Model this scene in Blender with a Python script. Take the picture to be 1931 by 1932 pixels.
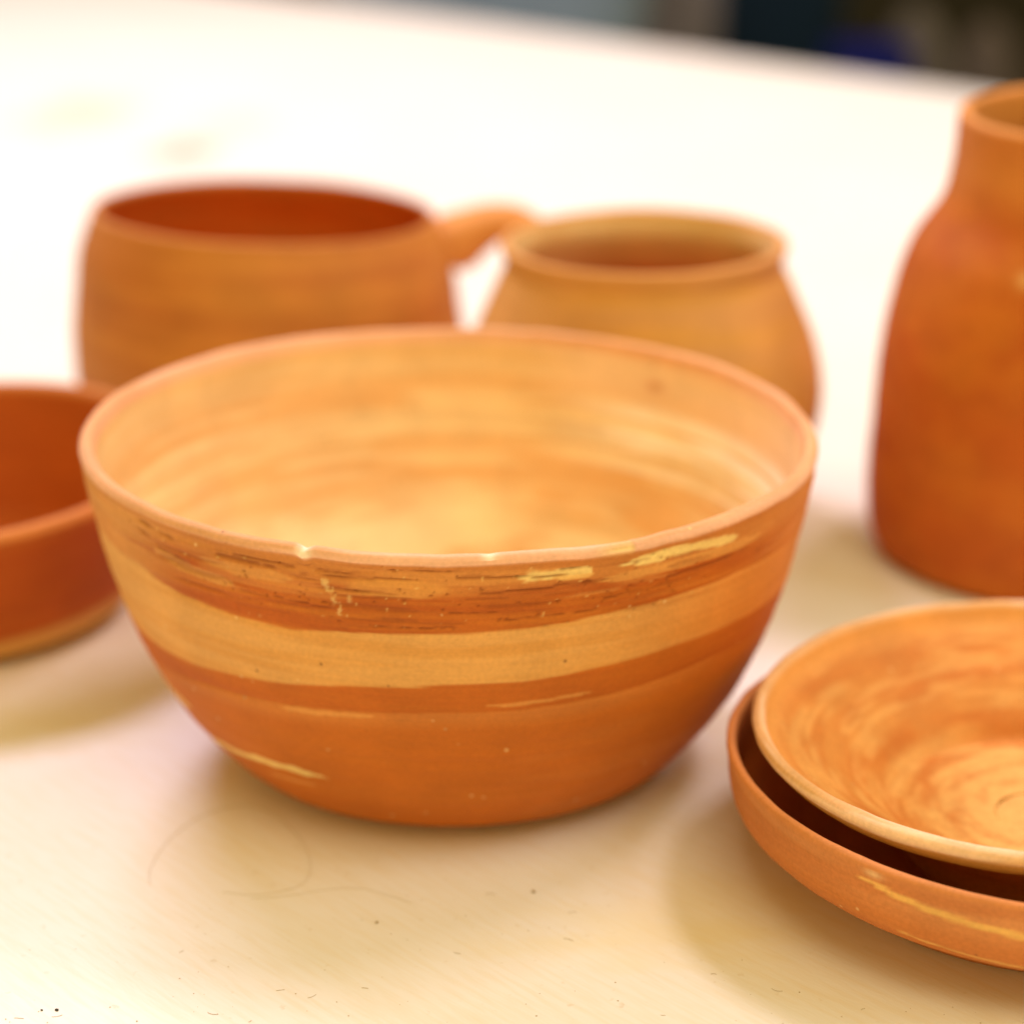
import bpy, bmesh, math
import numpy as np
from mathutils import Vector, Matrix

# ------------------------------------------------------------------ camera, world, lamps, exposure
scene = bpy.context.scene
for o in list(bpy.data.objects):
    bpy.data.objects.remove(o)
COL = scene.collection
R = math.radians
CM = 0.01
F_PX, W_PX, PITCH, ROLL, CAM_H = 4206.32, 1931.0, 19.9965, -0.4191, 0.285

cam_d = bpy.data.cameras.new("camera")
cam = bpy.data.objects.new("camera", cam_d)
COL.objects.link(cam)
cam.location = (0, 0, CAM_H)
cam.rotation_euler = (Matrix.Rotation(R(90 - PITCH), 4, 'X') @ Matrix.Rotation(R(ROLL), 4, 'Z')).to_euler()
cam_d.sensor_width = 36
cam_d.lens = 36 * F_PX / W_PX
cam_d.clip_start = 0.02
cam_d.clip_end = 60
cam_d.dof.use_dof = True
cam_d.dof.focus_distance = 0.522
cam_d.dof.aperture_fstop = 5.4
cam_d.dof.aperture_blades = 0
scene.camera = cam

world = bpy.data.worlds.new("World")
scene.world = world
world.use_nodes = True
bg = world.node_tree.nodes["Background"]
bg.inputs[0].default_value = (1.0, 0.74, 0.22, 1)
bg.inputs[1].default_value = 0.66

def area(name, loc, target, sx, sy, power, colour):
    d = bpy.data.lights.new(name, 'AREA')
    d.shape = 'RECTANGLE'; d.size = sx; d.size_y = sy
    d.energy = power; d.color = colour
    o = bpy.data.objects.new(name, d)
    COL.objects.link(o)
    o.location = loc
    v = Vector(target) - Vector(loc)
    o.rotation_euler = v.to_track_quat('-Z', 'Y').to_euler()
    return o
area("ceiling_lamp_daylight", (-0.65, 1.90, 1.55), (0, 0.9, 0), 0.8, 0.4, 33, (0.84, 0.765, 1.0))
area("ceiling_lamp_warm", (1.10, 1.40, 2.10), (0, 0.8, 0), 0.7, 0.4, 24, (1.0, 0.86, 0.88))
area("ceiling_lamp_near", (0.20, -0.35, 1.90), (0.1, 0.5, 0), 1.4, 1.1, 16, (1.0, 0.88, 0.58))
area("side_fill", (1.50, 0.35, 1.50), (0, 0.6, 0), 0.8, 0.6, 8, (0.66, 0.84, 1.0))  # unseen fill light added on the right to balance the table tones
area("front_fill", (-0.8, -1.8, 0.50), (0, 0.6, 0.06), 1.6, 0.8, 8, (1.0, 0.86, 0.34))  # low unseen fill added in front to brighten the upright pot walls

scene.view_settings.view_transform = 'Standard'
scene.view_settings.look = 'None'
scene.view_settings.exposure = -0.05
scene.view_settings.gamma = 1
scene.cycles.use_denoising = True
scene.cycles.max_bounces = 8
scene.cycles.diffuse_bounces = 5

# ------------------------------------------------------------------ helpers
def lin(r, g, b):
    f = lambda c: (c / 12.92 if c <= 0.04045 else ((c + 0.055) / 1.055) ** 2.4)
    return np.array([f(r / 255), f(g / 255) * 1.0, f(b / 255) * .85])

def tag(o, label=None, cat=None, group=None, kind=None):
    if label: o["label"] = label
    if cat: o["category"] = cat
    if group: o["group"] = group
    if kind: o["kind"] = kind
    return o

def empty(name, loc, rz=0):
    o = bpy.data.objects.new(name, None)
    COL.objects.link(o)
    o.location = loc
    o.rotation_euler = (0, 0, rz)
    o.empty_display_size = 0.02
    return o

def link_mesh(name, me, mat, parent=None):
    o = bpy.data.objects.new(name, me)
    COL.objects.link(o)
    if mat: me.materials.append(mat)
    if parent: o.parent = parent
    return o

def smooth(me):
    me.polygons.foreach_set("use_smooth", [True] * len(me.polygons))

def ray_dir(u, v):
    p, r = R(PITCH), R(ROLL)
    fw = np.array([0, math.cos(p), -math.sin(p)])
    rt0 = np.array([1.0, 0, 0]); up0 = np.array([0, math.sin(p), math.cos(p)])
    rt = math.cos(r) * rt0 + math.sin(r) * up0
    up = -math.sin(r) * rt0 + math.cos(r) * up0
    return fw + rt * (u - 965.5) / F_PX - up * (v - 966) / F_PX
def ground(u, v, z=0.0):
    d = ray_dir(u, v)
    k = (z - CAM_H) / d[2]
    return np.array([0, 0, CAM_H]) + k * d
def at_depth(u, v, y):
    d = ray_dir(u, v)
    return np.array([0, 0, CAM_H]) + d * (y / d[1])

# numpy value noise -------------------------------------------------
def _hash(i, j, k, seed):
    n = (i * 374761393 + j * 668265263 + k * 2147483647 + seed * 1274126177) & 0xFFFFFFFF
    n = ((n ^ (n >> 13)) * 1274126177) & 0xFFFFFFFF
    n = ((n ^ (n >> 16)) * 2246822519) & 0xFFFFFFFF
    return ((n ^ (n >> 15)) & 0xFFFFFF) / float(0xFFFFFF)
def vnoise(x, y, z, seed=0):
    xi, yi, zi = np.floor(x).astype(np.int64), np.floor(y).astype(np.int64), np.floor(z).astype(np.int64)
    fx, fy, fz = x - xi, y - yi, z - zi
    s = lambda t: t * t * t * (t * (t * 6 - 15) + 10)
    fx, fy, fz = s(fx), s(fy), s(fz)
    out = 0
    for a in (0, 1):
        for b in (0, 1):
            for c in (0, 1):
                w = (fx if a else 1 - fx) * (fy if b else 1 - fy) * (fz if c else 1 - fz)
                out = out + w * _hash(xi + a, yi + b, zi + c, seed)
    return out
def fbm(x, y, z, seed=0, octaves=3):
    o, amp, tot = 0, 1.0, 0
    for k in range(octaves):
        o = o + amp * vnoise(x * 2 ** k, y * 2 ** k, z * 2 ** k, seed + 17 * k)
        tot += amp; amp *= 0.55
    return o / tot
def sstep(a, b, x):
    t = np.clip((x - a) / (b - a), 0, 1)
    return t * t * (3 - 2 * t)
def mixc(c, d, w):
    w = np.clip(w, 0, 1)[..., None]
    return c * (1 - w) + np.asarray(d) * w

# profile of a thrown pot -------------------------------------------
def spline(P, n):
    P = np.asarray(P, float)
    Q = np.vstack([2 * P[0] - P[1], P, 2 * P[-1] - P[-2]])
    out = []
    d = lambda a, b: max(np.linalg.norm(a - b) ** .5, 1e-6)
    for i in range(1, len(Q) - 2):
        p0, p1, p2, p3 = Q[i - 1:i + 3]
        t0 = 0; t1 = d(p0, p1); t2 = t1 + d(p1, p2); t3 = t2 + d(p2, p3)
        t = np.linspace(t1, t2, n, endpoint=False)[:, None]
        A1 = (t1 - t) / (t1 - t0) * p0 + (t - t0) / (t1 - t0) * p1
        A2 = (t2 - t) / (t2 - t1) * p1 + (t - t1) / (t2 - t1) * p2
        A3 = (t3 - t) / (t3 - t2) * p2 + (t - t2) / (t3 - t2) * p3
        B1 = (t2 - t) / (t2 - t0) * A1 + (t - t0) / (t2 - t0) * A2
        B2 = (t3 - t) / (t3 - t1) * A2 + (t - t1) / (t3 - t1) * A3
        out.append((t2 - t) / (t2 - t1) * B1 + (t - t1) / (t2 - t1) * B2)
    out.append(P[-1:])
    return np.vstack(out)

def resample(P, step):
    s = np.r_[0, np.cumsum(np.hypot(*np.diff(P, axis=0).T))]
    n = max(int(s[-1] / step), 3)
    q = np.linspace(0, s[-1], n + 1)
    return np.c_[np.interp(q, s, P[:, 0]), np.interp(q, s, P[:, 1])]

def profile(ctrl, th, step, floor=None, kn_w=1.0):
    o = spline(ctrl, 30)
    t = np.gradient(o, axis=0); t /= np.linalg.norm(t, axis=1)[:, None]
    nr = np.c_[t[:, 1], -t[:, 0]]
    inn = o - nr * th
    c = (o[-1] + inn[-1]) / 2; a = (o[-1] - inn[-1]) / 2; b = t[-1] * np.linalg.norm(a)
    ph = np.linspace(0, np.pi, 18)[1:-1]
    lip = c + np.cos(ph)[:, None] * a + np.sin(ph)[:, None] * b
    ii = inn[::-1]
    zf = floor if floor is not None else th * 1.1
    ii = ii[(ii[:, 1] > zf + 0.25) & (ii[:, 0] > 0.4)]
    rb, zb = ii[-1]
    # rounded knuckle down to the floor, then the floor to the axis
    kn = spline([ii[-1], (rb - 0.35 * kn_w, zf + 0.10 + .05 * (kn_w - 1)), (rb - 0.9 * kn_w, zf), (max(rb * .5, .2), zf - 0.02), (0.06, zf - 0.02)], 30)[1:]
    base = np.c_[np.linspace(0.06, o[0, 0], 14)[:-1], np.zeros(13)]
    outer = resample(np.vstack([base, o]), step)
    lip = resample(np.vstack([o[-1:], lip, inn[-1:]]), step * .6)[1:]
    inner = resample(np.vstack([inn[-1:], ii, kn]), step * 1.8)[1:]
    return outer, lip, inner

def pot(name, ctrl, th, aff, mat, paint, relief, seg=420, step=0.06, floor=None, seed=1, parent=None, front=0, kn_w=1.0):
    """lathe a clay pot (centimetres), with hand-thrown relief and a clay colour per vertex"""
    outer, lip, inner = profile(ctrl, th, step, floor, kn_w)
    pr = np.vstack([outer, lip, inner])
    side = np.r_[np.zeros(len(outer)), np.ones(len(lip)), np.full(len(inner), 2)]
    arc = np.r_[0, np.cumsum(np.hypot(*np.diff(pr, axis=0).T))]
    d = np.gradient(pr, axis=0); d /= np.maximum(np.linalg.norm(d, axis=1), 1e-9)[:, None]
    nr, nz = d[:, 1], -d[:, 0]
    a = np.arange(seg) * 2 * np.pi / seg
    if front:                                            # finer where the wall is worn and scratched
        a = np.r_[np.linspace(R(-165), R(-15), front, endpoint=False), np.linspace(R(-15), R(195), seg, endpoint=False)]
    A, I = np.meshgrid(a, np.arange(len(pr)))
    r, z = pr[I, 0], pr[I, 1]
    S = side[I]; ARC = arc[I]
    TH = (np.degrees(A) + 90 + 180) % 360 - 180          # 0 faces the camera, + to the right
    ca, sa = np.cos(A), np.sin(A)
    env = dict(r=r, z=z, side=S, arc=ARC, th=TH, ca=ca, sa=sa, h=ctrl[-1][1], seed=seed, x=r * ca, y=r * sa)
    rel = relief(env)
    base_keep = np.where((S == 0) & (z < 0.02), 0, 1)
    r2 = r + nr[I] * rel * base_keep
    z2 = z + nz[I] * rel * base_keep
    if 'drop' in env: z2 = z2 - env['drop']
    X, Y = r2 * ca, r2 * sa
    tx, ty, e1, e2 = aff
    w = sstep(0, .6, z2)
    P = np.stack([X * (1 + e1) + Y * e2, Y * (1 - e1) + X * e2, np.maximum(z2 + (tx * X + ty * Y) * w, 0)], -1)
    colr = paint(env)
    n, m = r.shape
    co = (P.reshape(-1, 3) * CM)
    ids = np.arange(n * m).reshape(n, m)
    nxt = np.roll(ids, -1, 1)
    q = np.stack([ids[:-1], nxt[:-1], nxt[1:], ids[1:]], -1).reshape(-1, 4)
    me = bpy.data.meshes.new(name)
    me.vertices.add(n * m)
    me.vertices.foreach_set("co", co.astype(np.float32).ravel())
    loops = np.r_[q.ravel(), ids[0][::-1], ids[-1]].astype(np.int32)
    starts = np.r_[np.arange(len(q)) * 4, len(q) * 4, len(q) * 4 + m].astype(np.int32)
    me.loops.add(len(loops)); me.loops.foreach_set("vertex_index", loops)
    me.polygons.add(len(starts)); me.polygons.foreach_set("loop_start", starts)
    me.update(calc_edges=True)
    me.validate()
    at = me.color_attributes.new("clay", 'FLOAT_COLOR', 'POINT')
    c4 = np.c_[np.clip(colr.reshape(-1, 3), 0, 1), np.ones(n * m)]
    at.data.foreach_set("color", c4.astype(np.float32).ravel())
    fa = me.attributes.new("arc", 'FLOAT', 'POINT')
    fa.data.foreach_set("value", ARC.astype(np.float32).ravel())
    me.update()
    smooth(me)
    return link_mesh(name, me, mat, parent)

# ------------------------------------------------------------------ materials
def nodes(name):
    m = bpy.data.materials.new(name)
    m.use_nodes = True
    nt = m.node_tree
    return m, nt, nt.nodes["Principled BSDF"]

def clay_material(name, grain=1.0, speck=0.5, rough=0.72, spec=0.3, bump=0.25):
    m, nt, p = nodes(name)
    N, L = nt.nodes, nt.links
    at = N.new("ShaderNodeAttribute"); at.attribute_name = "clay"
    tc = N.new("ShaderNodeTexCoord")
    # streaks drawn round the wheel: direction from the axis plus the arc length along the wall
    ar = N.new("ShaderNodeAttribute"); ar.attribute_name = "arc"
    sep = N.new("ShaderNodeSeparateXYZ"); L.new(tc.outputs["Object"], sep.inputs[0])
    com = N.new("ShaderNodeCombineXYZ")
    mulx = N.new("ShaderNodeMath"); mulx.operation = 'MULTIPLY'; mulx.inputs[1].default_value = 30
    muly = N.new("ShaderNodeMath"); muly.operation = 'MULTIPLY'; muly.inputs[1].default_value = 30
    mulz = N.new("ShaderNodeMath"); mulz.operation = 'MULTIPLY'; mulz.inputs[1].default_value = 13
    L.new(sep.outputs[0], mulx.inputs[0]); L.new(sep.outputs[1], muly.inputs[0]); L.new(ar.outputs["Fac"], mulz.inputs[0])
    L.new(mulx.outputs[0], com.inputs[0]); L.new(muly.outputs[0], com.inputs[1]); L.new(mulz.outputs[0], com.inputs[2])
    n1 = N.new("ShaderNodeTexNoise"); n1.inputs["Scale"].default_value = 1.0; n1.inputs["Detail"].default_value = 5; n1.inputs["Roughness"].default_value = 0.6
    L.new(com.outputs[0], n1.inputs["Vector"])
    n2 = N.new("ShaderNodeTexNoise"); n2.inputs["Scale"].default_value = 900; n2.inputs["Detail"].default_value = 4
    L.new(tc.outputs["Object"], n2.inputs["Vector"])
    n3 = N.new("ShaderNodeTexNoise"); n3.inputs["Scale"].default_value = 55; n3.inputs["Detail"].default_value = 4
    L.new(tc.outputs["Object"], n3.inputs["Vector"])
    def ramp(src, lo, hi, a, b):
        mr = N.new("ShaderNodeMapRange"); mr.inputs["From Min"].default_value = lo; mr.inputs["From Max"].default_value = hi
        mr.inputs["To Min"].default_value = a; mr.inputs["To Max"].default_value = b
        L.new(src, mr.inputs["Value"]); return mr.outputs[0]
    def mul(a, b):
        q = N.new("ShaderNodeMath"); q.operation = 'MULTIPLY'
        for k, v in ((0, a), (1, b)):
            if isinstance(v, (int, float)): q.inputs[k].default_value = v
            else: L.new(v, q.inputs[k])
        return q.outputs[0]
    f = mul(mul(ramp(n1.outputs["Fac"], .3, .7, 1 - .04 * grain, 1 + .035 * grain), ramp(n2.outputs["Fac"], .3, .7, 1 - .07 * grain, 1 + .06 * grain)), ramp(n3.outputs["Fac"], .3, .7, 0.92, 1.07))
    sc = N.new("ShaderNodeVectorMath"); sc.operation = 'SCALE'
    L.new(at.outputs["Color"], sc.inputs[0]); L.new(f, sc.inputs["Scale"])
    # pale grit grains and dark pinholes in the fired clay
    vo = N.new("ShaderNodeTexVoronoi"); vo.inputs["Scale"].default_value = 330; L.new(tc.outputs["Object"], vo.inputs["Vector"])
    sepc = N.new("ShaderNodeSeparateColor"); L.new(vo.outputs["Color"], sepc.inputs[0])
    def dot(chan, thr, rad):
        g = N.new("ShaderNodeMath"); g.operation = 'GREATER_THAN'; g.inputs[1].default_value = thr; L.new(chan, g.inputs[0])
        d = ramp(vo.outputs["Distance"], rad * .3, rad, 1, 0)
        return mul(g.outputs[0], d)
    pale = mul(dot(sepc.outputs[0], .965, .22), speck)
    dark = mul(dot(sepc.outputs[1], .965, .2), speck)
    mx = N.new("ShaderNodeMix"); mx.data_type = 'RGBA'; L.new(pale, mx.inputs["Factor"]); L.new(sc.outputs[0], mx.inputs["A"]); mx.inputs["B"].default_value = (.86, .60, .28, 1)
    mx2 = N.new("ShaderNodeMix"); mx2.data_type = 'RGBA'; L.new(dark, mx2.inputs["Factor"]); L.new(mx.outputs["Result"], mx2.inputs["A"]); mx2.inputs["B"].default_value = (.17, .06, .02, 1)
    L.new(mx2.outputs["Result"], p.inputs["Base Color"])
    p.inputs["Roughness"].default_value = rough
    p.inputs["Specular IOR Level"].default_value = spec
    bsum = N.new("ShaderNodeMath"); bsum.operation = 'ADD'
    L.new(mul(n1.outputs["Fac"], .8), bsum.inputs[0]); L.new(mul(n2.outputs["Fac"], .55), bsum.inputs[1])
    bsub = N.new("ShaderNodeMath"); bsub.operation = 'SUBTRACT'; L.new(bsum.outputs[0], bsub.inputs[0]); L.new(dark, bsub.inputs[1])
    bp = N.new("ShaderNodeBump"); bp.inputs["Strength"].default_value = bump; bp.inputs["Distance"].default_value = 0.0006
    L.new(bsub.outputs[0], bp.inputs["Height"]); L.new(bp.outputs[0], p.inputs["Normal"])
    return m

CLAY_NEAR = clay_material("fired_clay", 1.0, 0.8)
CLAY_PLATE = clay_material("fired_clay_plate", 1.1, 0.5)
CLAY_FAR = clay_material("fired_clay_plain", 0.8, 0.15)

def plain(name, colour, rough=0.6, spec=0.3, noise=0.12, scale=30):
    m, nt, p = nodes(name)
    N, L = nt.nodes, nt.links
    tc = N.new("ShaderNodeTexCoord")
    n = N.new("ShaderNodeTexNoise"); n.inputs["Scale"].default_value = scale; n.inputs["Detail"].default_value = 4
    L.new(tc.outputs["Object"], n.inputs["Vector"])
    mr = N.new("ShaderNodeMapRange"); mr.inputs["From Min"].default_value = .3; mr.inputs["From Max"].default_value = .7
    mr.inputs["To Min"].default_value = 1 - noise; mr.inputs["To Max"].default_value = 1 + noise
    L.new(n.outputs["Fac"], mr.inputs["Value"])
    sc = N.new("ShaderNodeVectorMath"); sc.operation = 'SCALE'; sc.inputs[0].default_value = tuple(colour)
    L.new(mr.outputs[0], sc.inputs["Scale"])
    L.new(sc.outputs[0], p.inputs["Base Color"])
    p.inputs["Roughness"].default_value = rough
    p.inputs["Specular IOR Level"].default_value = spec
    return m

def table_material():
    m, nt, p = nodes("painted_tabletop")
    N, L = nt.nodes, nt.links
    tc = N.new("ShaderNodeTexCoord")
    def noise(scale, vec=(1, 1, 1), detail=4):
        mp = N.new("ShaderNodeMapping"); mp.inputs["Scale"].default_value = vec
        L.new(tc.outputs["Object"], mp.inputs["Vector"])
        n = N.new("ShaderNodeTexNoise"); n.inputs["Scale"].default_value = scale; n.inputs["Detail"].default_value = detail
        L.new(mp.outputs[0], n.inputs["Vector"]); return n.outputs["Fac"]
    def ramp(src, lo, hi, a, b):
        mr = N.new("ShaderNodeMapRange"); mr.inputs["From Min"].default_value = lo; mr.inputs["From Max"].default_value = hi
        mr.inputs["To Min"].default_value = a; mr.inputs["To Max"].default_value = b
        L.new(src, mr.inputs["Value"]); return mr.outputs[0]
    def mix(fac, a, b):
        q = N.new("ShaderNodeMix"); q.data_type = 'RGBA'
        L.new(fac, q.inputs["Factor"])
        for k, v in (("A", a), ("B", b)):
            if isinstance(v, tuple): q.inputs[k].default_value = v
            else: L.new(v, q.inputs[k])
        return q.outputs["Result"]
    base = mix(ramp(noise(9), .35, .7, 0, 1), (.84, .805, .785, 1), (.82, .78, .74, 1))
    base = mix(ramp(noise(60, (1, 9, 1)), .42, .72, 0, .34), base, (.76, .64, .44, 1))
    base = mix(ramp(noise(260), .66, .74, 0, .35), base, (.60, .47, .30, 1))
    # clay dust smudges left on the paint (centres in metres on the table, soft edges)
    geo = N.new("ShaderNodeNewGeometry")
    for (u, v, rx, ry, k, c) in SMUDGES:
        g = ground(u, v)
        sub = N.new("ShaderNodeVectorMath"); sub.operation = 'SUBTRACT'; sub.inputs[1].default_value = (g[0], g[1], 0)
        L.new(geo.outputs["Position"], sub.inputs[0])
        dv = N.new("ShaderNodeVectorMath"); dv.operation = 'DIVIDE'; dv.inputs[1].default_value = (rx, ry, 1)
        L.new(sub.outputs[0], dv.inputs[0])
        nz = N.new("ShaderNodeTexNoise"); nz.inputs["Scale"].default_value = 1.6; nz.inputs["Detail"].default_value = 3
        L.new(dv.outputs[0], nz.inputs["Vector"])
        ln = N.new("ShaderNodeVectorMath"); ln.operation = 'LENGTH'; L.new(dv.outputs[0], ln.inputs[0])
        ad = N.new("ShaderNodeMath"); ad.operation = 'ADD'; L.new(ln.outputs["Value"], ad.inputs[0]); L.new(ramp(nz.outputs["Fac"], .3, .7, -.35, .35), ad.inputs[1])
        base = mix(ramp(ad.outputs[0], .25, 1.0, k, 0), base, c)
    L.new(base, p.inputs["Base Color"])
    p.inputs["Roughness"].default_value = 0.5
    p.inputs["Specular IOR Level"].default_value = 0.4
    bp = N.new("ShaderNodeBump"); bp.inputs["Strength"].default_value = .12; bp.inputs["Distance"].default_value = .0006
    L.new(noise(420, (1, 3, 1)), bp.inputs["Height"]); L.new(bp.outputs[0], p.inputs["Normal"])
    return m
SMUDGES = [
    (350, 285, .035, .05, .8, (.42, .30, .16, 1)),
    (150, 215, .06, .10, .5, (.62, .44, .20, 1)),
    (450, 235, .04, .07, .25, (.62, .46, .26, 1)),
    (1400, 1700, .05, .02, .3, (.80, .68, .36, 1)),
    (1250, 1770, .05, .016, .35, (.82, .70, .38, 1)),
    (60, 1370, .06, .02, .3, (.74, .64, .34, 1)),
]
MAT_TABLE = table_material()

# ------------------------------------------------------------------ room: floor, far wall, table
def box_bm(bm, cx, cy, cz, sx, sy, sz, bevel=0.0, rot=None):
    ret = bmesh.ops.create_cube(bm, size=1)
    vs = ret["verts"]
    bmesh.ops.scale(bm, vec=(sx, sy, sz), verts=vs)
    if bevel:
        es = list({e for v in vs for e in v.link_edges})
        rb = bmesh.ops.bevel(bm, geom=es, offset=bevel, segments=3, affect='EDGES', profile=.6)
        vs = list({v for f in rb["faces"] for v in f.verts} | {v for v in vs if v.is_valid})
    if rot: bmesh.ops.rotate(bm, cent=(0, 0, 0), matrix=rot, verts=vs)
    bmesh.ops.translate(bm, vec=(cx, cy, cz), verts=vs)
    return vs
def bm_obj(name, bm, mat, parent=None, sm=False):
    me = bpy.data.meshes.new(name)
    bm.to_mesh(me); bm.free()
    if sm: smooth(me)
    return link_mesh(name, me, mat, parent)

FLOOR_Z = -0.75
bm = bmesh.new(); box_bm(bm, 0, 2.5, FLOOR_Z - .05, 9, 9, .1)
tag(bm_obj("floor", bm, plain("dark_floor", (.035, .026, .02), .5)), kind="structure")
bm = bmesh.new(); box_bm(bm, 0, 5.6, FLOOR_Z + 1.3, 9, .1, 2.6)
tag(bm_obj("wall", bm, plain("dark_wall", (.04, .035, .03), .8)), kind="structure")

# table: far edge follows the line seen at the top of the photograph
EDGE_A, EDGE_B = ground(869, 38)[:2], ground(1803, 169)[:2]
e = (EDGE_B - EDGE_A); e /= np.linalg.norm(e); nrm = np.array([-e[1], e[0]])
if nrm[1] < 0: nrm = -nrm
far = float(nrm @ EDGE_A)
TD, TW = 1.50, 2.7
ce = float(e @ EDGE_A) + (.35 if e[0] > 0 else -.35)
c2 = e * ce + nrm * (far - TD / 2)
table = empty("table", (c2[0], c2[1], FLOOR_Z), math.atan2(e[1], e[0]))
tag(table, "large cream white painted worktable that all the clay pots stand on", "table")
bm = bmesh.new(); box_bm(bm, 0, 0, -FLOOR_Z - .0175, TW, TD, .035, .005)
top = bm_obj("tabletop", bm, MAT_TABLE, table)
MAT_LEG = plain("table_wood", (.38, .27, .15), .6)
for sx in (-1, 1):
    for sy in (-1, 1):
        bm = bmesh.new(); box_bm(bm, sx * (TW / 2 - .09), sy * (TD / 2 - .09), .355, .06, .06, .71, .004)
        bm_obj("leg", bm, MAT_LEG, table)
for sy in (-1, 1):
    bm = bmesh.new(); box_bm(bm, 0, sy * (TD / 2 - .09), .665, TW - .25, .022, .09, .002)
    bm_obj("apron", bm, MAT_LEG, table)

# ------------------------------------------------------------------ clay colours
HALF_B = np.array([.92, .76, .30])
OCHRE = lin(222, 163, 100); PALE = lin(240, 205, 140); TAN = lin(214, 160, 98)
TERRA = lin(203, 124, 66) * HALF_B; RED = lin(186, 100, 50) * HALF_B; ORANGE = lin(219, 142, 72); PINK = np.array([.82, .44, .28])

def rings(en, amp, k, seed):
    n = fbm(en['ca'] * .8 + 5, en['sa'] * .8 + 5, en['arc'] * k, seed, 2)
    return (n - .5) * amp
def streak(en, kt, ka, seed, oc=3):
    return fbm(en['ca'] * kt + 9, en['sa'] * kt + 9, en['arc'] * ka, seed, oc)
def wobble(en, amp, seed):
    return (fbm(en['ca'] * 1.3 + 3, en['sa'] * 1.3 + 3, en['z'] * .25, seed, 2) - .5) * amp

# ---- the large bowl -------------------------------------------------
def lerp_t(th, pts):
    t, v = zip(*pts)
    return np.interp(th, t, v)
BAND1 = [(-180, 7.8), (-90, 7.75), (-61, 7.7), (-53, 7.7), (-44, 7.42), (-32, 7.28), (-22, 7.23), (-11, 7.42), (0, 7.51), (12, 7.56), (27, 7.75), (37, 7.83), (48, 7.88), (68, 7.75), (120, 7.8), (180, 7.8)]
BAND2 = [(-180, 5.6), (-62, 5.11), (-55, 5.11), (-44, 5.23), (-30, 5.46), (-16, 5.75), (0, 6.0), (12, 6.05), (29, 6.24), (39, 6.29), (52, 6.29), (67, 6.15), (180, 5.6)]
GROOVE = [(-180, 5.0), (-64, 4.16), (-43, 4.69), (-31, 4.81), (-16, 4.99), (0, 5.17), (12, 5.17), (30, 5.29), (47, 5.46), (180, 5.0)]
def stroke(en, pts, w0, w1, seed, rag=.5):
    """a smear following (angle, height) points, ragged along its length; 0..1"""
    t, v = zip(*pts)
    zc = np.interp(en['th'], t, v)
    k = sstep(t[0], t[0] + (t[-1] - t[0]) * .25, en['th']) * (1 - sstep(t[-1] - (t[-1] - t[0]) * .2, t[-1], en['th']))
    n = streak(en, 14, 9, seed)
    d = np.abs(en['z'] - zc + (n - .5) * rag * w1)
    w = w0 + (w1 - w0) * k
    return (1 - sstep(w * .55, w, d)) * sstep(.02, .3, k) * (en['side'] == 0)
def crack(en, t0, t1, z0, z1, w, seed):
    zc = z0 + (z1 - z0) * (en['th'] - t0) / (t1 - t0) + (streak(en, 20, 2, seed) - .5) * .06
    d = np.abs(en['z'] - zc)
    k = sstep(t0, t0 + 1.0, en['th']) * (1 - sstep(t1 - 3, t1, en['th']))
    k = k * sstep(.3, .5, streak(en, 16, 1, seed + 3))
    return (1 - sstep(w * .4, w, d)) * k * (en['side'] == 0)
CRACKS = [(19, 31, 8.22, 8.2, .035), (22, 26, 8.72, 8.7, .03), (33, 51, 8.44, 8.52, .05), (-53, -46, 9.0, 8.75, .05), (-46, -38, 8.6, 8.42, .06),
          (-34, -20, 8.95, 8.95, .05), (-31, -10, 9.06, 9.04, .04), (-20, -2, 8.9, 9.0, .04), (-14, -8, 8.6, 8.57, .045), (2, 14, 9.02, 9.04, .04),
          (12, 21, 8.95, 8.98, .04), (5, 20, 8.62, 8.75, .035), (-2, 15, 8.1, 8.05, .03), (8, 24, 7.85, 7.9, .03), (-25, -14, 8.15, 8.0, .03), (-50, -40, 9.15, 8.95, .05),
          (-12, 3, 7.6, 7.68, .035), (16, 21, 9.12, 9.12, .04), (-8, 4, 9.2, 9.22, .025), (27, 33, 9.05, 9.06, .04)]
def bowl_cracks(en):
    c = np.zeros_like(en['z'])
    for i, k in enumerate(CRACKS):
        c = np.maximum(c, crack(en, *k, 40 + i))
    zone = sstep(7.4, 7.9, en['z']) * (1 - sstep(9.1, 9.35, en['z'])) * sstep(-58, -40, en['th']) * (1 - sstep(34, 52, en['th']))
    fine = sstep(.63, .72, streak(en, 5, 8.5, 91, 2)) * zone * (en['side'] == 0)
    return np.maximum(c, fine * .55)
def bowl_pits(en):
    n = fbm(en['x'] * 7 + en['z'] * 3 + 50, en['y'] * 7 - en['z'] * 2 + 50, en['z'] * 11 + en['x'], 71, 2)
    zone = sstep(7.3, 7.8, en['z']) * (1 - sstep(9.3, 9.5, en['z'])) * sstep(-45, -25, en['th']) * (1 - sstep(30, 48, en['th']))
    return sstep(.76, .86, n) * (zone * .9 + .1) * (en['side'] == 0)
def bowl_scratch(en):
    zc = np.interp(en['th'], [-16.2, -15.2, -13.2], [9.0, 8.4, 7.8])
    th0 = np.interp(en['z'], [7.8, 8.0, 8.45, 8.5, 8.85], [-13.4, -14.1, -15.2, -15.4, -15.6])
    n = fbm(en['th'] * 1.1, en['z'] * 7, en['z'] * 0, 33, 2)
    d = np.abs(en['th'] - th0 + (n - .5) * 1.6)
    a = (1 - sstep(.2, .65, d)) * sstep(7.8, 7.9, en['z']) * (1 - sstep(8.8, 8.9, en['z'])) * sstep(.3, .46, n)
    d2 = np.abs(en['th'] + 12.7)
    a = np.maximum(a, (1 - sstep(.15, .4, d2)) * sstep(8.2, 8.28, en['z']) * (1 - sstep(8.4, 8.5, en['z'])) * .8)
    return a * (en['side'] == 0)
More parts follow.
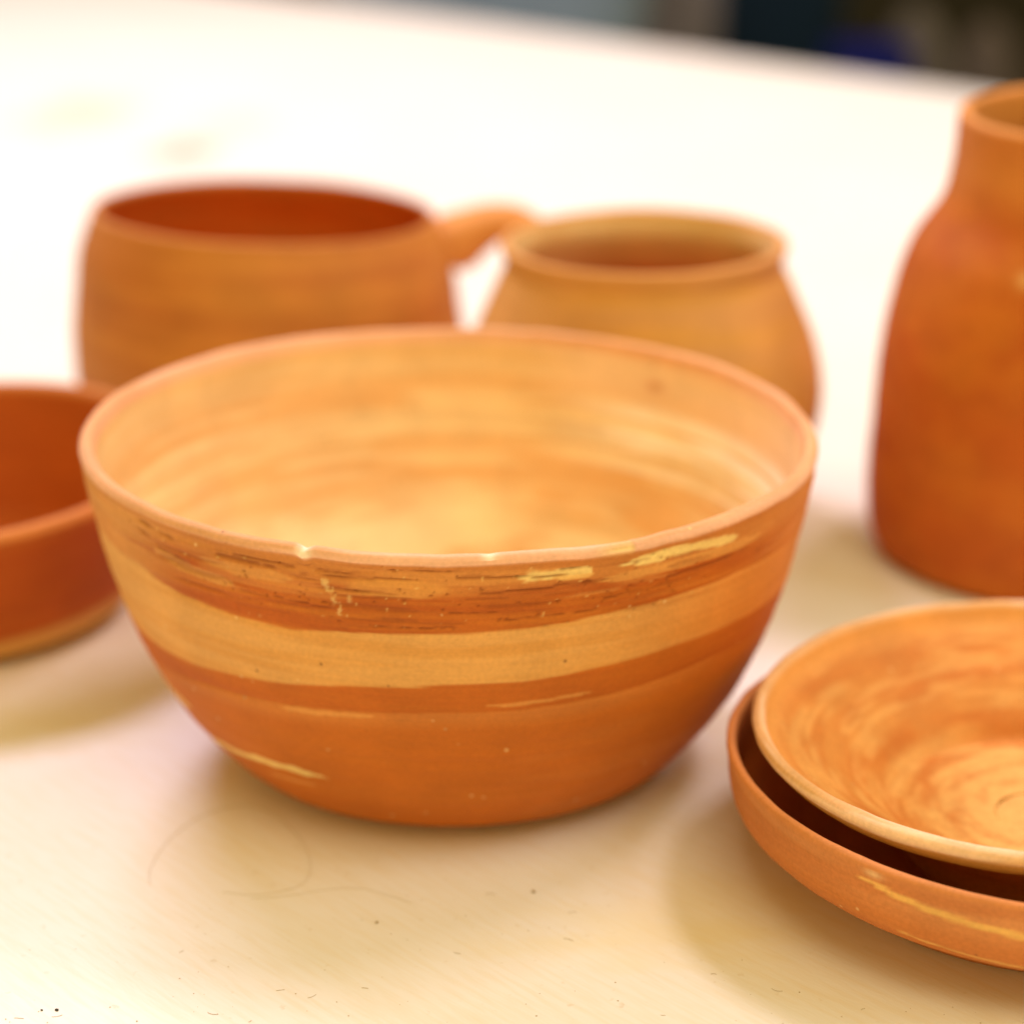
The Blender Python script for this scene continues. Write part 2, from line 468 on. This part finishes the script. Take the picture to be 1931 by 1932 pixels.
def bowl_chips(en):
    """chips knocked out of the rim: returns depth, paleness"""
    t, z, s = en['th'], en['z'], en['side']
    near = (z > 9.2)
    n = fbm(t * .9, z * 6, s * 1.0, 12, 2)
    a = np.exp(-((t + 18.8 + (n - .5) * .8) / 1.0) ** 2) * near
    b = sstep(20.5, 26, t) * (1 - sstep(27.2, 27.7, t)) * np.exp(-((z - 9.48) / .11) ** 2) * (s < 2)
    c = np.exp(-((t - 6.8) / 1.0) ** 2) * (z > 9.5) * (s > 0)
    return a, b, c
def bowl_relief(en):
    s = en['side']
    rel = rings(en, .07, 1.7, 3) * (.35 + .65 * (s == 2)) + rings(en, .045, 3.2, 4) * (s < 2) + wobble(en, .05, 5)
    zg = lerp_t(en['th'], GROOVE)
    rel = rel - .035 * np.exp(-((en['z'] - zg) / .05) ** 2) * (s == 0)
    rel = rel - .03 * np.exp(-((en['z'] - lerp_t(en['th'], BAND1)) / .06) ** 2) * (s == 0) * (np.abs(en['th']) < 75)
    rel = rel + .02 * sstep(0, .25, zg - en['z']) * (s == 0) * 0
    rel = rel - .05 * np.exp(-((en['z'] - 9.2) / .14) ** 2) * (s == 0) * .5
    rel = rel - .05 * bowl_cracks(en) - .05 * bowl_pits(en)
    rel = rel + .02 * bowl_scratch(en)
    # raised torn clay in the upper band
    zone = sstep(7.6, 8.0, en['z']) * (1 - sstep(9.2, 9.4, en['z'])) * (s == 0)
    rel = rel + (streak(en, 6, 5, 60) - .5) * .05 * zone
    a, b, c = bowl_chips(en)
    en['drop'] = a * .10 + c * .03
    rel = rel - b * .06
    # rim edge slightly uneven
    en['drop'] = en['drop'] + (fbm(en['ca'] * 5, en['sa'] * 5, 0 * en['z'], 77, 3) - .5) * .10 * sstep(9.0, 9.4, en['z'])
    return rel
def bowl_paint(en):
    t, z, s = en['th'], en['z'], en['side']
    n1 = streak(en, 1.6, 3.2, 20, 4); n2 = streak(en, 4, 9, 21, 3); n3 = streak(en, 2.2, 1.2, 22, 3)
    j = (n2 - .5) * .10
    b1 = lerp_t(t, BAND1) + j; b2 = lerp_t(t, BAND2) + j; g = lerp_t(t, GROOVE)
    # outside, from the foot up
    low = mixc(TERRA[None, None], lin(196, 112, 54) * HALF_B, n3)
    c = mixc(low, ORANGE * .92, sstep(.5, .8, n3) * .22)
    c = mixc(c, RED, (1 - sstep(0.0, .10, np.abs(z - g))) * .6)
    c = mixc(c, lin(205, 128, 66), sstep(.0, .05, g - z) * (1 - sstep(.15, .7, g - z)) * .6 * sstep(-75, -30, t) * (1 - sstep(20, 60, t)))
    dark2 = mixc(RED[None, None] * 1.05, TERRA, n1)
    c = mixc(c, dark2, sstep(-.03, .03, z - g))
    ochre = mixc(OCHRE[None, None], lin(217, 154, 86), sstep(.4, .7, n1))
    ochre = mixc(ochre, ORANGE * .97, sstep(16, 56, t) * .95)
    c = mixc(c, ochre, sstep(-.03, .04, z - b2))
    # smooth slip on the far right has thin orange drag lines
    c = mixc(c, TERRA, sstep(.55, .7, streak(en, .8, 5, 24, 2)) * sstep(28, 55, t) * (z < b1) * (z > b2) * .35)
    up = mixc(RED[None, None] * 1.02, TERRA, sstep(.35, .7, n1))
    up = mixc(up, lin(212, 144, 80), sstep(8.35, 8.9, z + (n1 - .5) * .7) * .6)
    left = sstep(-38, -56, t)
    up = mixc(up, ochre, left * sstep(.30, .5, n2 * .6 + n1 * .4 + .06) * .62)
    up = mixc(up, ORANGE, sstep(40, 70, t) * .6)
    c = mixc(c, up, sstep(-.03, .03, z - b1))
    # torn clay: ochre patches in the upper band
    pat = sstep(.56, .64, streak(en, 2.6, 3.2, 26, 3)) * sstep(7.9, 8.3, z) * (1 - sstep(9.1, 9.3, z))
    c = mixc(c, lin(220, 150, 84), pat * .38)
    d = ((t + 6) / 7.5) ** 2 + ((z - 8.75) / .28) ** 2
    c = mixc(c, lin(218, 148, 78), (1 - sstep(.6, 1.2, d + (n2 - .5) * .8)) * .8)
    c = mixc(c, lin(224, 158, 90), stroke(en, [(20, 8.7), (36, 8.76), (55, 8.72)], .04, .17, 27) * .85)
    c = mixc(c, PALE, stroke(en, [(24, 9.02), (34, 9.13), (48, 8.98)], .03, .15, 28, 1.2))
    c = mixc(c, PALE, stroke(en, [(9, 9.0), (14, 9.02), (22, 9.04)], .02, .13, 29, 1.6) * .9)
    c = mixc(c, lin(232, 178, 108), stroke(en, [(15, 8.93), (18, 8.9), (22, 8.9)], .02, .1, 31, 1.6) * .9)
    c = mixc(c, lin(216, 150, 84), stroke(en, [(-48, 8.5), (-40, 8.3), (-30, 8.2)], .04, .18, 32, 1.4) * .8)
    c = mixc(c, lin(216, 150, 84), stroke(en, [(-38, 8.75), (-30, 8.7), (-20, 8.72)], .04, .16, 34, 1.4) * .7)
    # pale streaks low on the left
    c = mixc(c, lin(238, 204, 140), stroke(en, [(-64, 1.9), (-49, 2.15), (-37, 2.35), (-30, 2.36), (-21, 2.36)], .03, .13, 35, 1.6) * .95)
    c = mixc(c, lin(232, 184, 116), stroke(en, [(-78, 3.5), (-64, 3.2), (-54, 3.15)], .04, .14, 36, 1.2) * .9)
    c = mixc(c, lin(222, 156, 92), stroke(en, [(-40, 1.75), (-33, 1.85), (-26, 1.9)], .03, .09, 37, 1.4) * .6)
    c = mixc(c, lin(226, 160, 92), stroke(en, [(-28, 4.72), (-20, 4.8), (-10, 4.95)], .02, .09, 38, 1.3) * .6)
    c = mixc(c, lin(226, 160, 92), stroke(en, [(5, 5.32), (14, 5.36), (24, 5.45)], .02, .07, 39, 1.3) * .7)
    # rim, with the pink highlight of the cool light put into its colour
    rim = mixc(PINK[None, None], np.array([.74, .36, .17]), sstep(.4, .65, n1))
    c = mixc(c, rim, np.maximum(sstep(9.3, 9.46, z + (n2 - .5) * .1), s == 1))
    ck = bowl_cracks(en)
    c = mixc(c, lin(140, 70, 28), ck * .62)
    c = mixc(c, lin(130, 66, 28), bowl_pits(en) * .45)
    c = mixc(c, lin(238, 200, 140), bowl_scratch(en) * .6)
    grit = vnoise(en['x'] * 7 + 20, en['y'] * 7 + 20, z * 9, 72)
    c = mixc(c, lin(238, 196, 130), sstep(.92, .98, grit) * sstep(7.2, 7.8, z) * (s == 0) * .5)
    a, b, ch = bowl_chips(en)
    c = mixc(c, np.array([.95, .78, .62]), np.clip(a * 1.1 * (z > 9.42), 0, 1) * .9)
    c = mixc(c, lin(244, 206, 150), b * .95)
    c = mixc(c, np.array([.96, .80, .62]), ch * .7)
    # inside
    ins = mixc(np.array([.78, .56, .30])[None, None], np.array([.76, .49, .23]), sstep(.4, .65, n1))
    bandz = [0, 4.0, 4.6, 5.1, 5.6, 6.1, 6.4, 7.0, 7.2, 7.6, 8.0, 8.3, 8.7, 10]
    bandv = [.1, .1, .3, .8, .85, .6, .15, .1, .5, .85, .7, .3, .25, .4]
    ins = mixc(ins, np.array([.76, .40, .15]), np.interp(z + (n1 - .5) * .5, bandz, bandv) * .8)
    ins = mixc(ins, np.array([.96, .78, .50]), (1 - sstep(3.3, 5.0, z + (n3 - .5) * 2.6)) * .85)
    ins = mixc(ins, np.array([.76, .41, .16]), sstep(.53, .64, streak(en, 1.5, .8, 45, 3)) * (1 - sstep(4, 6, z)) * .8)
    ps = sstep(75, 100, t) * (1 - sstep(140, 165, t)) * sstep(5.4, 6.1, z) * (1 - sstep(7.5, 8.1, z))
    ins = mixc(ins, np.array([.96, .84, .72]), ps * sstep(.34, .50, streak(en, 1.6, 5.0, 46, 3)))  # pale slip streaks, partly the light on this wall put into the colour
    ins = mixc(ins, np.array([.88, .60, .42]), sstep(70, 95, t) * (1 - sstep(150, 170, t)) * sstep(7.2, 8.4, z) * .6)  # pinkish daylight on the right inner wall, painted in
    ins = mixc(ins, np.array([.90, .70, .40]), sstep(.5, .66, streak(en, 2.2, 3.4, 47, 3)) * sstep(4.5, 5.5, z) * (1 - sstep(7.4, 8.2, z)) * .55)
    spot = np.exp(-((t - 140.5) / 2.0) ** 2 - ((z - 8.5) / .16) ** 2)
    ins = mixc(ins, RED, spot * .6)
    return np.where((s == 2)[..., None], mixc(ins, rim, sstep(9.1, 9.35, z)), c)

def place(o, x, y, z=0):
    o.location = (x * CM, y * CM, z * CM)
    return o

BOWL = [(5.55, 0), (6.19, .4), (7.0, 1.2), (7.88, 2.4), (8.67, 4.0), (9.265, 5.8), (9.69, 7.7), (9.965, 9.371)]
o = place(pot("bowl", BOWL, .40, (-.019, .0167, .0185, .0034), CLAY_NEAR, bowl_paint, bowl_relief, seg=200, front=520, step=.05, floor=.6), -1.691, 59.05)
tag(o, "large banded terracotta bowl with a chipped rim standing in front of the other pots", "bowl")

# ---- simpler pots ---------------------------------------------------
def relief_simple(amp, k, wob, seed):
    def f(en):
        return rings(en, amp, k, seed) + rings(en, amp * .4, k * 4, seed + 1) + wobble(en, wob, seed + 2)
    return f
def paint_simple(base, alt, inner, seed, rim=None, extra=None, kt=1.2, ka=2.2):
    def f(en):
        n1 = streak(en, kt, ka, seed, 4); n2 = streak(en, 1.5, .5, seed + 5, 3)
        c = mixc(base[None, None] + 0 * en['z'][..., None], alt, sstep(.35, .68, n1 * .6 + n2 * .4))
        ins = mixc(inner[None, None] + 0 * en['z'][..., None], alt, sstep(.5, .75, n1) * .4)
        c = np.where((en['side'] == 2)[..., None], ins, c)
        if rim is not None:
            c = mixc(c, rim, (en['side'] == 1) * .8 + 0.0)
        if extra: c = extra(en, c, n1, n2)
        return c
    return f

# mug with a strap handle
mug = empty("mug", (-9.477 * CM, 85.27 * CM, 0))
tag(mug, "wide rounded brown clay mug with a looped handle behind the large bowl", "mug")
MUG = [(5.626, 0), (6.331, .305), (7.323, 2.182), (7.536, 4.656), (7.325, 6.743), (7.08, 8.437), (6.5, 9.95)]
MUG_AFF = (-.0461, -.0116, .0181, -.0008)
pot("body", MUG, .27, MUG_AFF, CLAY_FAR,
    paint_simple(lin(188, 114, 54), lin(202, 132, 64), lin(206, 108, 42) * HALF_B, 110, rim=lin(208, 136, 80)), relief_simple(.025, 1.4, .12, 111), seg=300, step=.1, parent=mug)
def handle(parent, phi, path, mat, colour):
    P = np.array(path, float)
    cen = spline(P[:, :2], 8)
    rad = np.interp(np.linspace(0, len(P) - 1, len(cen)), np.arange(len(P)), P[:, 2])
    wid = np.interp(np.linspace(0, len(P) - 1, len(cen)), np.arange(len(P)), P[:, 3])
    t = np.gradient(cen, axis=0); t /= np.linalg.norm(t, axis=1)[:, None]
    nn = np.c_[-t[:, 1], t[:, 0]]
    k = 28
    a = np.arange(k) * 2 * np.pi / k
    cs, sn = np.cos(a), np.sin(a)
    # soft strap section
    ex = lambda v: np.sign(v) * np.abs(v) ** .8
    V = []
    for i in range(len(cen)):
        q = cen[i][None] + nn[i][None] * (ex(cs) * rad[i])[:, None]
        side = ex(sn) * wid[i]
        x = q[:, 0]; z = q[:, 1]
        V.append(np.c_[x * math.cos(phi) - side * math.sin(phi), x * math.sin(phi) + side * math.cos(phi), z + (MUG_AFF[0] * x) * 0.9])
    V = np.vstack(V) * CM
    n = len(cen)
    ids = np.arange(n * k).reshape(n, k); nx = np.roll(ids, -1, 1)
    F = np.stack([ids[:-1], nx[:-1], nx[1:], ids[1:]], -1).reshape(-1, 4).tolist() + [ids[0].tolist(), ids[-1][::-1].tolist()]
    me = bpy.data.meshes.new("handle")
    me.from_pydata(V.tolist(), [], F)
    bm = bmesh.new(); bm.from_mesh(me); bmesh.ops.recalc_face_normals(bm, faces=bm.faces); bm.to_mesh(me); bm.free()
    at = me.color_attributes.new("clay", 'FLOAT_COLOR', 'POINT')
    at.data.foreach_set("color", np.tile(np.r_[colour, 1], n * k).astype(np.float32))
    fa = me.attributes.new("arc", 'FLOAT', 'POINT')
    fa.data.foreach_set("value", np.repeat(np.linspace(0, 20, n), k).astype(np.float32))
    smooth(me)
    return link_mesh("handle", me, mat, parent)
handle(mug, R(8), [(7.02, 8.2, .8, 1.7), (7.36, 8.7, 1.2, 1.6), (8.1, 9.18, .92, 1.38), (9.0, 9.55, .70, 1.25), (10.0, 9.5, .62, 1.2), (10.8, 8.9, .58, 1.15),
                   (11.3, 7.8, .58, 1.15), (11.5, 6.3, .58, 1.15), (11.1, 4.8, .6, 1.15), (10.0, 3.4, .65, 1.2), (8.8, 2.6, .75, 1.3), (7.8, 2.25, .85, 1.4), (7.2, 2.15, .8, 1.5)], CLAY_FAR, lin(214, 142, 80))

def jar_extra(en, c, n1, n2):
    return mixc(c, lin(200, 98, 36), (en['side'] == 2) * (1 - sstep(7.6, 9.0, en['z'])) * .8)  # shade and bounce deep inside the jar, put into the clay colour
JAR = [(4.237, 0), (4.797, .403), (5.988, 2.497), (6.564, 4.613), (6.266, 6.594), (5.295, 8.911), (4.98, 9.62), (5.13, 10.25)]
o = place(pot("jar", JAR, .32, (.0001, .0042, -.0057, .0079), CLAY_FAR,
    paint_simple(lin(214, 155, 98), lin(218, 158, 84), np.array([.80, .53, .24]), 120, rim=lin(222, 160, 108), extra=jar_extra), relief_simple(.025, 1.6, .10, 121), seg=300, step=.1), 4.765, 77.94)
tag(o, "tan round bellied clay jar with flared lip standing right of the mug", "jar")

def vase_extra(en, c, n1, n2):
    sp = np.exp(-((en['th'] + 26) / 3.0) ** 2 - ((en['z'] - 11.2) / .22) ** 2)
    c = mixc(c, lin(236, 190, 130), sp * .7 * (en['side'] == 0))
    return mixc(c, lin(220, 158, 96), sstep(12, 14, en['z']) * .35 * (en['side'] == 0))
VASE = [(5.144, 0), (5.915, .372), (6.22, 2.029), (6.15, 5.019), (5.87, 8.235), (5.15, 10.881), (4.161, 12.475), (3.841, 14.023), (3.767, 15.298)]
o = place(pot("vase", VASE, .42, (-.0094, .0741, -.0112, .0104), CLAY_FAR,
    paint_simple(lin(194, 106, 50) * HALF_B, lin(206, 124, 62) * HALF_B, lin(214, 146, 80), 130, rim=lin(222, 152, 92), extra=vase_extra, kt=3.0, ka=.8), relief_simple(.03, 1.1, .12, 131), seg=320, step=.1), 18.747, 74.31)
tag(o, "tall orange clay vase with narrow neck cut off by the right edge", "vase")

def dish_extra(en, c, n1, n2):
    k = (1 - sstep(1.0, 1.35, en['z'] + (n1 - .5) * .2)) * (en['side'] == 0)
    return mixc(c, lin(214, 160, 92), k * .9)
DISH = [(5.0, 0), (5.75, .16), (6.35, .62), (6.80, 1.7), (7.303, 3.199), (7.849, 4.876)]
o = place(pot("dish", DISH, .5, (.0352, .0401, .0029, -.0091), CLAY_FAR,
    paint_simple(lin(184, 92, 40) * HALF_B, lin(190, 102, 46) * HALF_B, lin(182, 92, 40) * HALF_B, 140, rim=lin(218, 140, 84), extra=dish_extra), relief_simple(.025, 1.3, .08, 141), seg=320, step=.1), -18.946, 69.81)
tag(o, "dark red clay dish with a tan foot at the left edge beside the large bowl", "dish")

# stacked plates
def plate_paint(lower):
    def f(en):
        t, z, s = en['th'], en['z'], en['side']
        n1 = streak(en, 1.1, 2.6, 150 + 7 * lower, 4); n2 = streak(en, 2.5, 7, 151 + 7 * lower, 3)
        # brushed swirl: streaks that drift inward as they go round
        ang = np.radians(t)
        sw = fbm(np.cos(ang + en['r'] * .12) * 2.2 + 4, np.sin(ang + en['r'] * .12) * 2.2 + 4, en['r'] * 2.6, 152, 4)
        if lower:
            c = mixc(lin(200, 120, 64)[None, None] + 0 * z[..., None], lin(206, 134, 84), sstep(1.7, 2.5, z + (n1 - .5) * .6))
            c = mixc(c, RED, sstep(.5, .75, n1) * .35)
            c = mixc(c, lin(232, 178, 104), stroke(en, [(-47, 2.72), (-38, 2.55), (-29, 2.42), (-16, 2.3), (-8, 2.26)], .02, .10, 153, 1.0) * .95)
            c = mixc(c, lin(226, 168, 98), stroke(en, [(-40, 1.55), (-28, 1.38), (-10, 1.25), (10, 1.2)], .03, .12, 154, 1.0) * .9)
            c = mixc(c, lin(232, 190, 150), np.exp(-((t + 41) / 1.6) ** 2 - ((z - 2.88) / .10) ** 2) * .8 * (s == 0))
            ins = mixc(lin(170, 92, 46)[None, None] + 0 * z[..., None], TERRA, n1)  # darker inner colour carries the shade of the gap between the plates
            c = np.where((s == 2)[..., None], ins, c)
            c = mixc(c, lin(206, 130, 80), (s == 1) * .7)
        else:
            c = mixc(lin(206, 142, 70)[None, None] + 0 * z[..., None], lin(216, 158, 88), n1)
            ins = mixc(lin(206, 136, 66)[None, None] + 0 * z[..., None], lin(196, 114, 44), sstep(.28, .80, sw))
            ins = mixc(ins, lin(226, 168, 100), sstep(.48, .74, fbm(np.cos(ang + en['r'] * .1) * 3 + 7, np.sin(ang + en['r'] * .1) * 3 + 7, en['r'] * 4.5 + 9, 155, 3)) * .6)
            ins = mixc(ins, lin(232, 184, 118), (1 - sstep(.6, 4.6, en['r'] + (sw - .5) * 3.5)) * .65)
            ins = mixc(ins, lin(226, 158, 88), sstep(6.3, 6.9, en['r']) * .7)
            c = np.where((s == 2)[..., None], ins, c)
            rag = sstep(.42, .6, n2)
            c = mixc(c, np.array([.88, .58, .38]), ((s == 1) * .85 + (s == 0) * sstep(3.42, 3.5, z) * .6) * (.4 + .6 * rag))
        return c
    return f
def plate_relief(lower):
    def f(en):
        rel = rings(en, .07 if lower else .10, 1.3, 160 + lower) * (1 if lower else (.4 + .6 * (en['side'] == 2))) + wobble(en, .07, 162)
        rel = rel + (streak(en, 9, 4, 164) - .5) * .03 * (en['side'] < 2)
        if lower:
            rel = rel - .04 * stroke(en, [(-40, 1.45), (-28, 1.28), (-10, 1.15), (10, 1.1)], .03, .08, 165, .3)
        return rel
    return f
LOW = [(5.342, 0), (6.167, .487), (7.763, 1.46), (8.07, 2.95)]
o = place(pot("plate", LOW, .26, (-.0433, -.0113, -.0109, -.0012), CLAY_PLATE, plate_paint(1), plate_relief(1), seg=480, step=.08, floor=.45), 13.43, 51.30)
tag(o, "lower terracotta plate of the stacked pair with pale streaks outside", "plate", "stacked clay plates at the right edge")
UP = [(3.4, 0), (3.9, .9), (5.0, 1.9), (6.3, 2.68), (7.05, 3.14), (7.383, 3.5)]
o = place(pot("plate", UP, .36, (.0235, .0104, -.0082, .0073), CLAY_PLATE, plate_paint(0), plate_relief(0), seg=480, step=.08, floor=.95, kn_w=3.0), 13.45, 51.40, .47)
tag(o, "upper shallow orange plate with brushed swirls lying inside the lower plate", "plate", "stacked clay plates at the right edge")

# ------------------------------------------------------------------ small things on the table
MAT_HAIR = plain("pale_brown_hair", (.55, .43, .27), .5)
def strand(name, pix, rad, label):
    pts = np.array([ground(u, v) for u, v in pix])[:, :2]
    cen = spline(pts, 10)
    z0 = rad * 1.02
    t = np.gradient(cen, axis=0); t /= np.linalg.norm(t, axis=1)[:, None]
    nn = np.c_[-t[:, 1], t[:, 0]]
    o0 = cen.mean(0)
    k = 6; V = []
    for i in range(len(cen)):
        for j in range(k):
            a = j * 2 * math.pi / k
            q = cen[i] - o0 + nn[i] * rad * math.cos(a)
            V.append((q[0], q[1], z0 + rad * math.sin(a)))
    n = len(cen); F = []
    for i in range(n - 1):
        for j in range(k):
            F.append((i * k + j, i * k + (j + 1) % k, (i + 1) * k + (j + 1) % k, (i + 1) * k + j))
    me = bpy.data.meshes.new(name); me.from_pydata(V, [], F); smooth(me)
    ob = link_mesh(name, me, MAT_HAIR); ob.location = (o0[0], o0[1], 0)
    return tag(ob, label, "hair")
zp = lambda L: [(.525 * a, 1376 + .525 * b) for a, b in L]
strand("hair", zp([(540, 560), (540, 510), (575, 440), (640, 370), (740, 305), (860, 275), (960, 292), (1050, 360), (1105, 440), (1115, 505), (1085, 558), (1000, 585), (900, 595), (800, 585)]), .00007,
       "thin pale looped hair lying on the table below the large bowl")
strand("hair", zp([(900, 608), (980, 604), (1060, 595), (1180, 576), (1300, 574), (1400, 598), (1480, 625)]), .00006,
       "thin pale hair lying nearly straight right of the looped hair")

rng = np.random.default_rng(5)
def crumb_bm(bm, x, y, r, flat=.6):
    ret = bmesh.ops.create_icosphere(bm, subdivisions=1, radius=r)
    for v in ret["verts"]:
        v.co = v.co * float(rng.uniform(.7, 1.25))
        v.co.x *= 1.4
    a = float(rng.uniform(0, 6.28))
    bmesh.ops.rotate(bm, cent=(0, 0, 0), matrix=Matrix.Rotation(a, 3, 'Z'), verts=ret["verts"])
    for v in ret["verts"]:
        v.co.z = v.co.z * flat + r * flat * .9
        v.co.x += x; v.co.y += y
MAT_CRUMB = plain("dark_crumb", (.05, .045, .035), .8)
MAT_CLAYBIT = plain("clay_bit", (.36, .24, .10), .85)
for u, v, r, m, lab in [(80, 1906, .0003, MAT_CRUMB, "smaller black speck, left of the two specks at the bottom left corner"),
                        (108, 1906, .00042, MAT_CRUMB, "larger black speck, right of the two specks at the bottom left corner"),
                        (710, 1741, .0004, MAT_CLAYBIT, "brown clay crumb on the table below the large bowl and its hairs"),
                        (1006, 1683, .0005, MAT_CLAYBIT, "grey brown clay crumb on the table right below the large bowl")]:
    g = ground(u, v)
    bm = bmesh.new(); crumb_bm(bm, 0, 0, r)
    c = bm_obj("crumb", bm, m); c.location = (g[0], g[1], 0)
    tag(c, lab, "crumb", "crumbs on the tabletop")
# uncountable clay dust and fibres nearer the camera
bm = bmesh.new()
for i in range(130):
    u, v = rng.uniform(0, 1931), 1931 - 330 * rng.uniform(0, 1) ** 1.3
    if u > 1200 and v < 1760 + (u - 1200) * .22: continue
    g = ground(u, v)
    if rng.uniform() < .86:
        crumb_bm(bm, g[0], g[1], float(rng.uniform(.00006, .00019)), .5)
    else:
        L = rng.uniform(.001, .003); a = rng.uniform(-.5, .9); b = rng.uniform(-.8, .8)
        prev = None
        for s in range(6):
            q = s / 5 - .5
            x = g[0] + L * q * math.cos(a) - L * b * q * q * math.sin(a); y = g[1] + L * q * math.sin(a) + L * b * q * q * math.cos(a)
            w = .00005
            cur = [bm.verts.new((x - w * math.sin(a), y + w * math.cos(a), .00006)), bm.verts.new((x, y, .00014)), bm.verts.new((x + w * math.sin(a), y - w * math.cos(a), .00006))]
            if prev:
                bm.faces.new((prev[0], prev[1], cur[1], cur[0])); bm.faces.new((prev[1], prev[2], cur[2], cur[1]))
            prev = cur
dust = bm_obj("clay_dust", bm, plain("dust_bits", (.40, .28, .14), .9))
tag(dust, "scattered tiny clay bits and fibres on the front of the tabletop", "dust", kind="stuff")

# ------------------------------------------------------------------ blurred things standing beyond the table
def bin_thing(name, label, cat, u0, u1, Y, colour, top_z, tilt=0.0, lean=0.0, rz=0.0, group=None, rough=.5):
    """an open tapered plastic bin on the floor: body, rim and two grips"""
    a, b = at_depth(u0, 30, Y), at_depth(u1, 30, Y)
    w = b[0] - a[0]; h = top_z - FLOOR_Z
    root = empty(name, ((a[0] + b[0]) / 2, Y + w / 2, FLOOR_Z))
    root.rotation_euler = (lean, tilt, rz)
    tag(root, label, cat, group)
    m = plain(name + "_plastic", colour, .8, .12)
    bm = bmesh.new()
    def ring(s, z, r):
        out = []
        for i in range(32):
            t = i * 2 * math.pi / 32
            c_, s_ = math.cos(t), math.sin(t)
            q = 4.0
            k = (abs(c_) ** q + abs(s_) ** q) ** (-1 / q)
            out.append(bm.verts.new((k * c_ * s / 2 * r, k * s_ * s / 2 * r, z)))
        return out
    R_ = [ring(w, 0, .86), ring(w, .02, .90), ring(w, h * .5, .96), ring(w, h, 1.0), ring(w, h, .97), ring(w, .03, .86)]
    for p_, q_ in zip(R_, R_[1:]):
        for i in range(32):
            bm.faces.new((p_[i], p_[(i + 1) % 32], q_[(i + 1) % 32], q_[i]))
    bm.faces.new(R_[0][::-1]); bm.faces.new(R_[-1])
    bm_obj("body", bm, m, root, True)
    bm = bmesh.new()
    R_ = [ring(w, h - .025, 1.002), ring(w, h - .025, 1.06), ring(w, h + .004, 1.06), ring(w, h + .004, .975)]
    for p_, q_ in zip(R_, R_[1:]):
        for i in range(32):
            bm.faces.new((p_[i], p_[(i + 1) % 32], q_[(i + 1) % 32], q_[i]))
    bm_obj("rim", bm, m, root)
    for sx in (-1, 1):
        bm = bmesh.new(); box_bm(bm, sx * (w / 2 * 1.06), 0, h - .05, .025, w * .35, .03, .006)
        bm_obj("grip", bm, m, root)
    return root
G = "bins beyond the far edge of the table"
bin_thing("bin", "pale teal plastic bin leaning beyond the table, leftmost of the bins", "bin", 420, 1070, 2.75, (.15, .20, .25), .08, tilt=R(9), group=G)
bin_thing("bin", "grey plastic bin beyond the table between the pale teal and dark teal bins", "bin", 1050, 1350, 3.15, (.17, .15, .165), .06, tilt=R(4), group=G)
bin_thing("bin", "dark teal plastic bin beyond the table right of the grey bin", "bin", 1300, 1610, 3.15, (.002, .010, .020), .05, group=G)
bin_thing("bucket", "dark blue bucket beyond the table beside the grey sacks", "bucket", 1580, 1730, 2.65, (.006, .01, .12), -.11)
def sack(label, u, Y, w, h, colour, seed):
    p_ = at_depth(u, 80, Y)
    bm = bmesh.new()
    bmesh.ops.create_icosphere(bm, subdivisions=4, radius=1)
    r_ = np.random.default_rng(seed)
    ph = r_.uniform(0, 6, 6)
    for v in bm.verts:
        x, y, z = v.co
        q = 2.6
        k = (abs(x) ** q + abs(y) ** q + abs(z) ** q) ** (-1 / q)
        x, y, z = x * k, y * k, z * k
        pinch = 1 - .35 * max(0, z) ** 3
        f = 1 + .05 * math.sin(5 * z + ph[0] + 2 * x) + .04 * math.sin(9 * x + ph[1] + 4 * z) + .03 * math.sin(13 * y + ph[2])
        v.co = (x * w / 2 * pinch * f, y * w / 2 * pinch * f, (z + 1) / 2 * h)
    root = bm_obj("sack", bm, plain("sack_cloth", colour, .85, .2, .25, 14), None, True)
    root.location = (p_[0], Y + w * .5, FLOOR_Z)
    return tag(root, label, "sack", "grey sacks beyond the table")
sack("left of two lumpy grey sacks beyond the table behind the vase", 1745, 3.0, .15, .64, (.10, .085, .07), 1)
sack("right of two lumpy grey sacks beyond the table behind the vase", 1885, 3.0, .15, .62, (.09, .07, .055), 2)
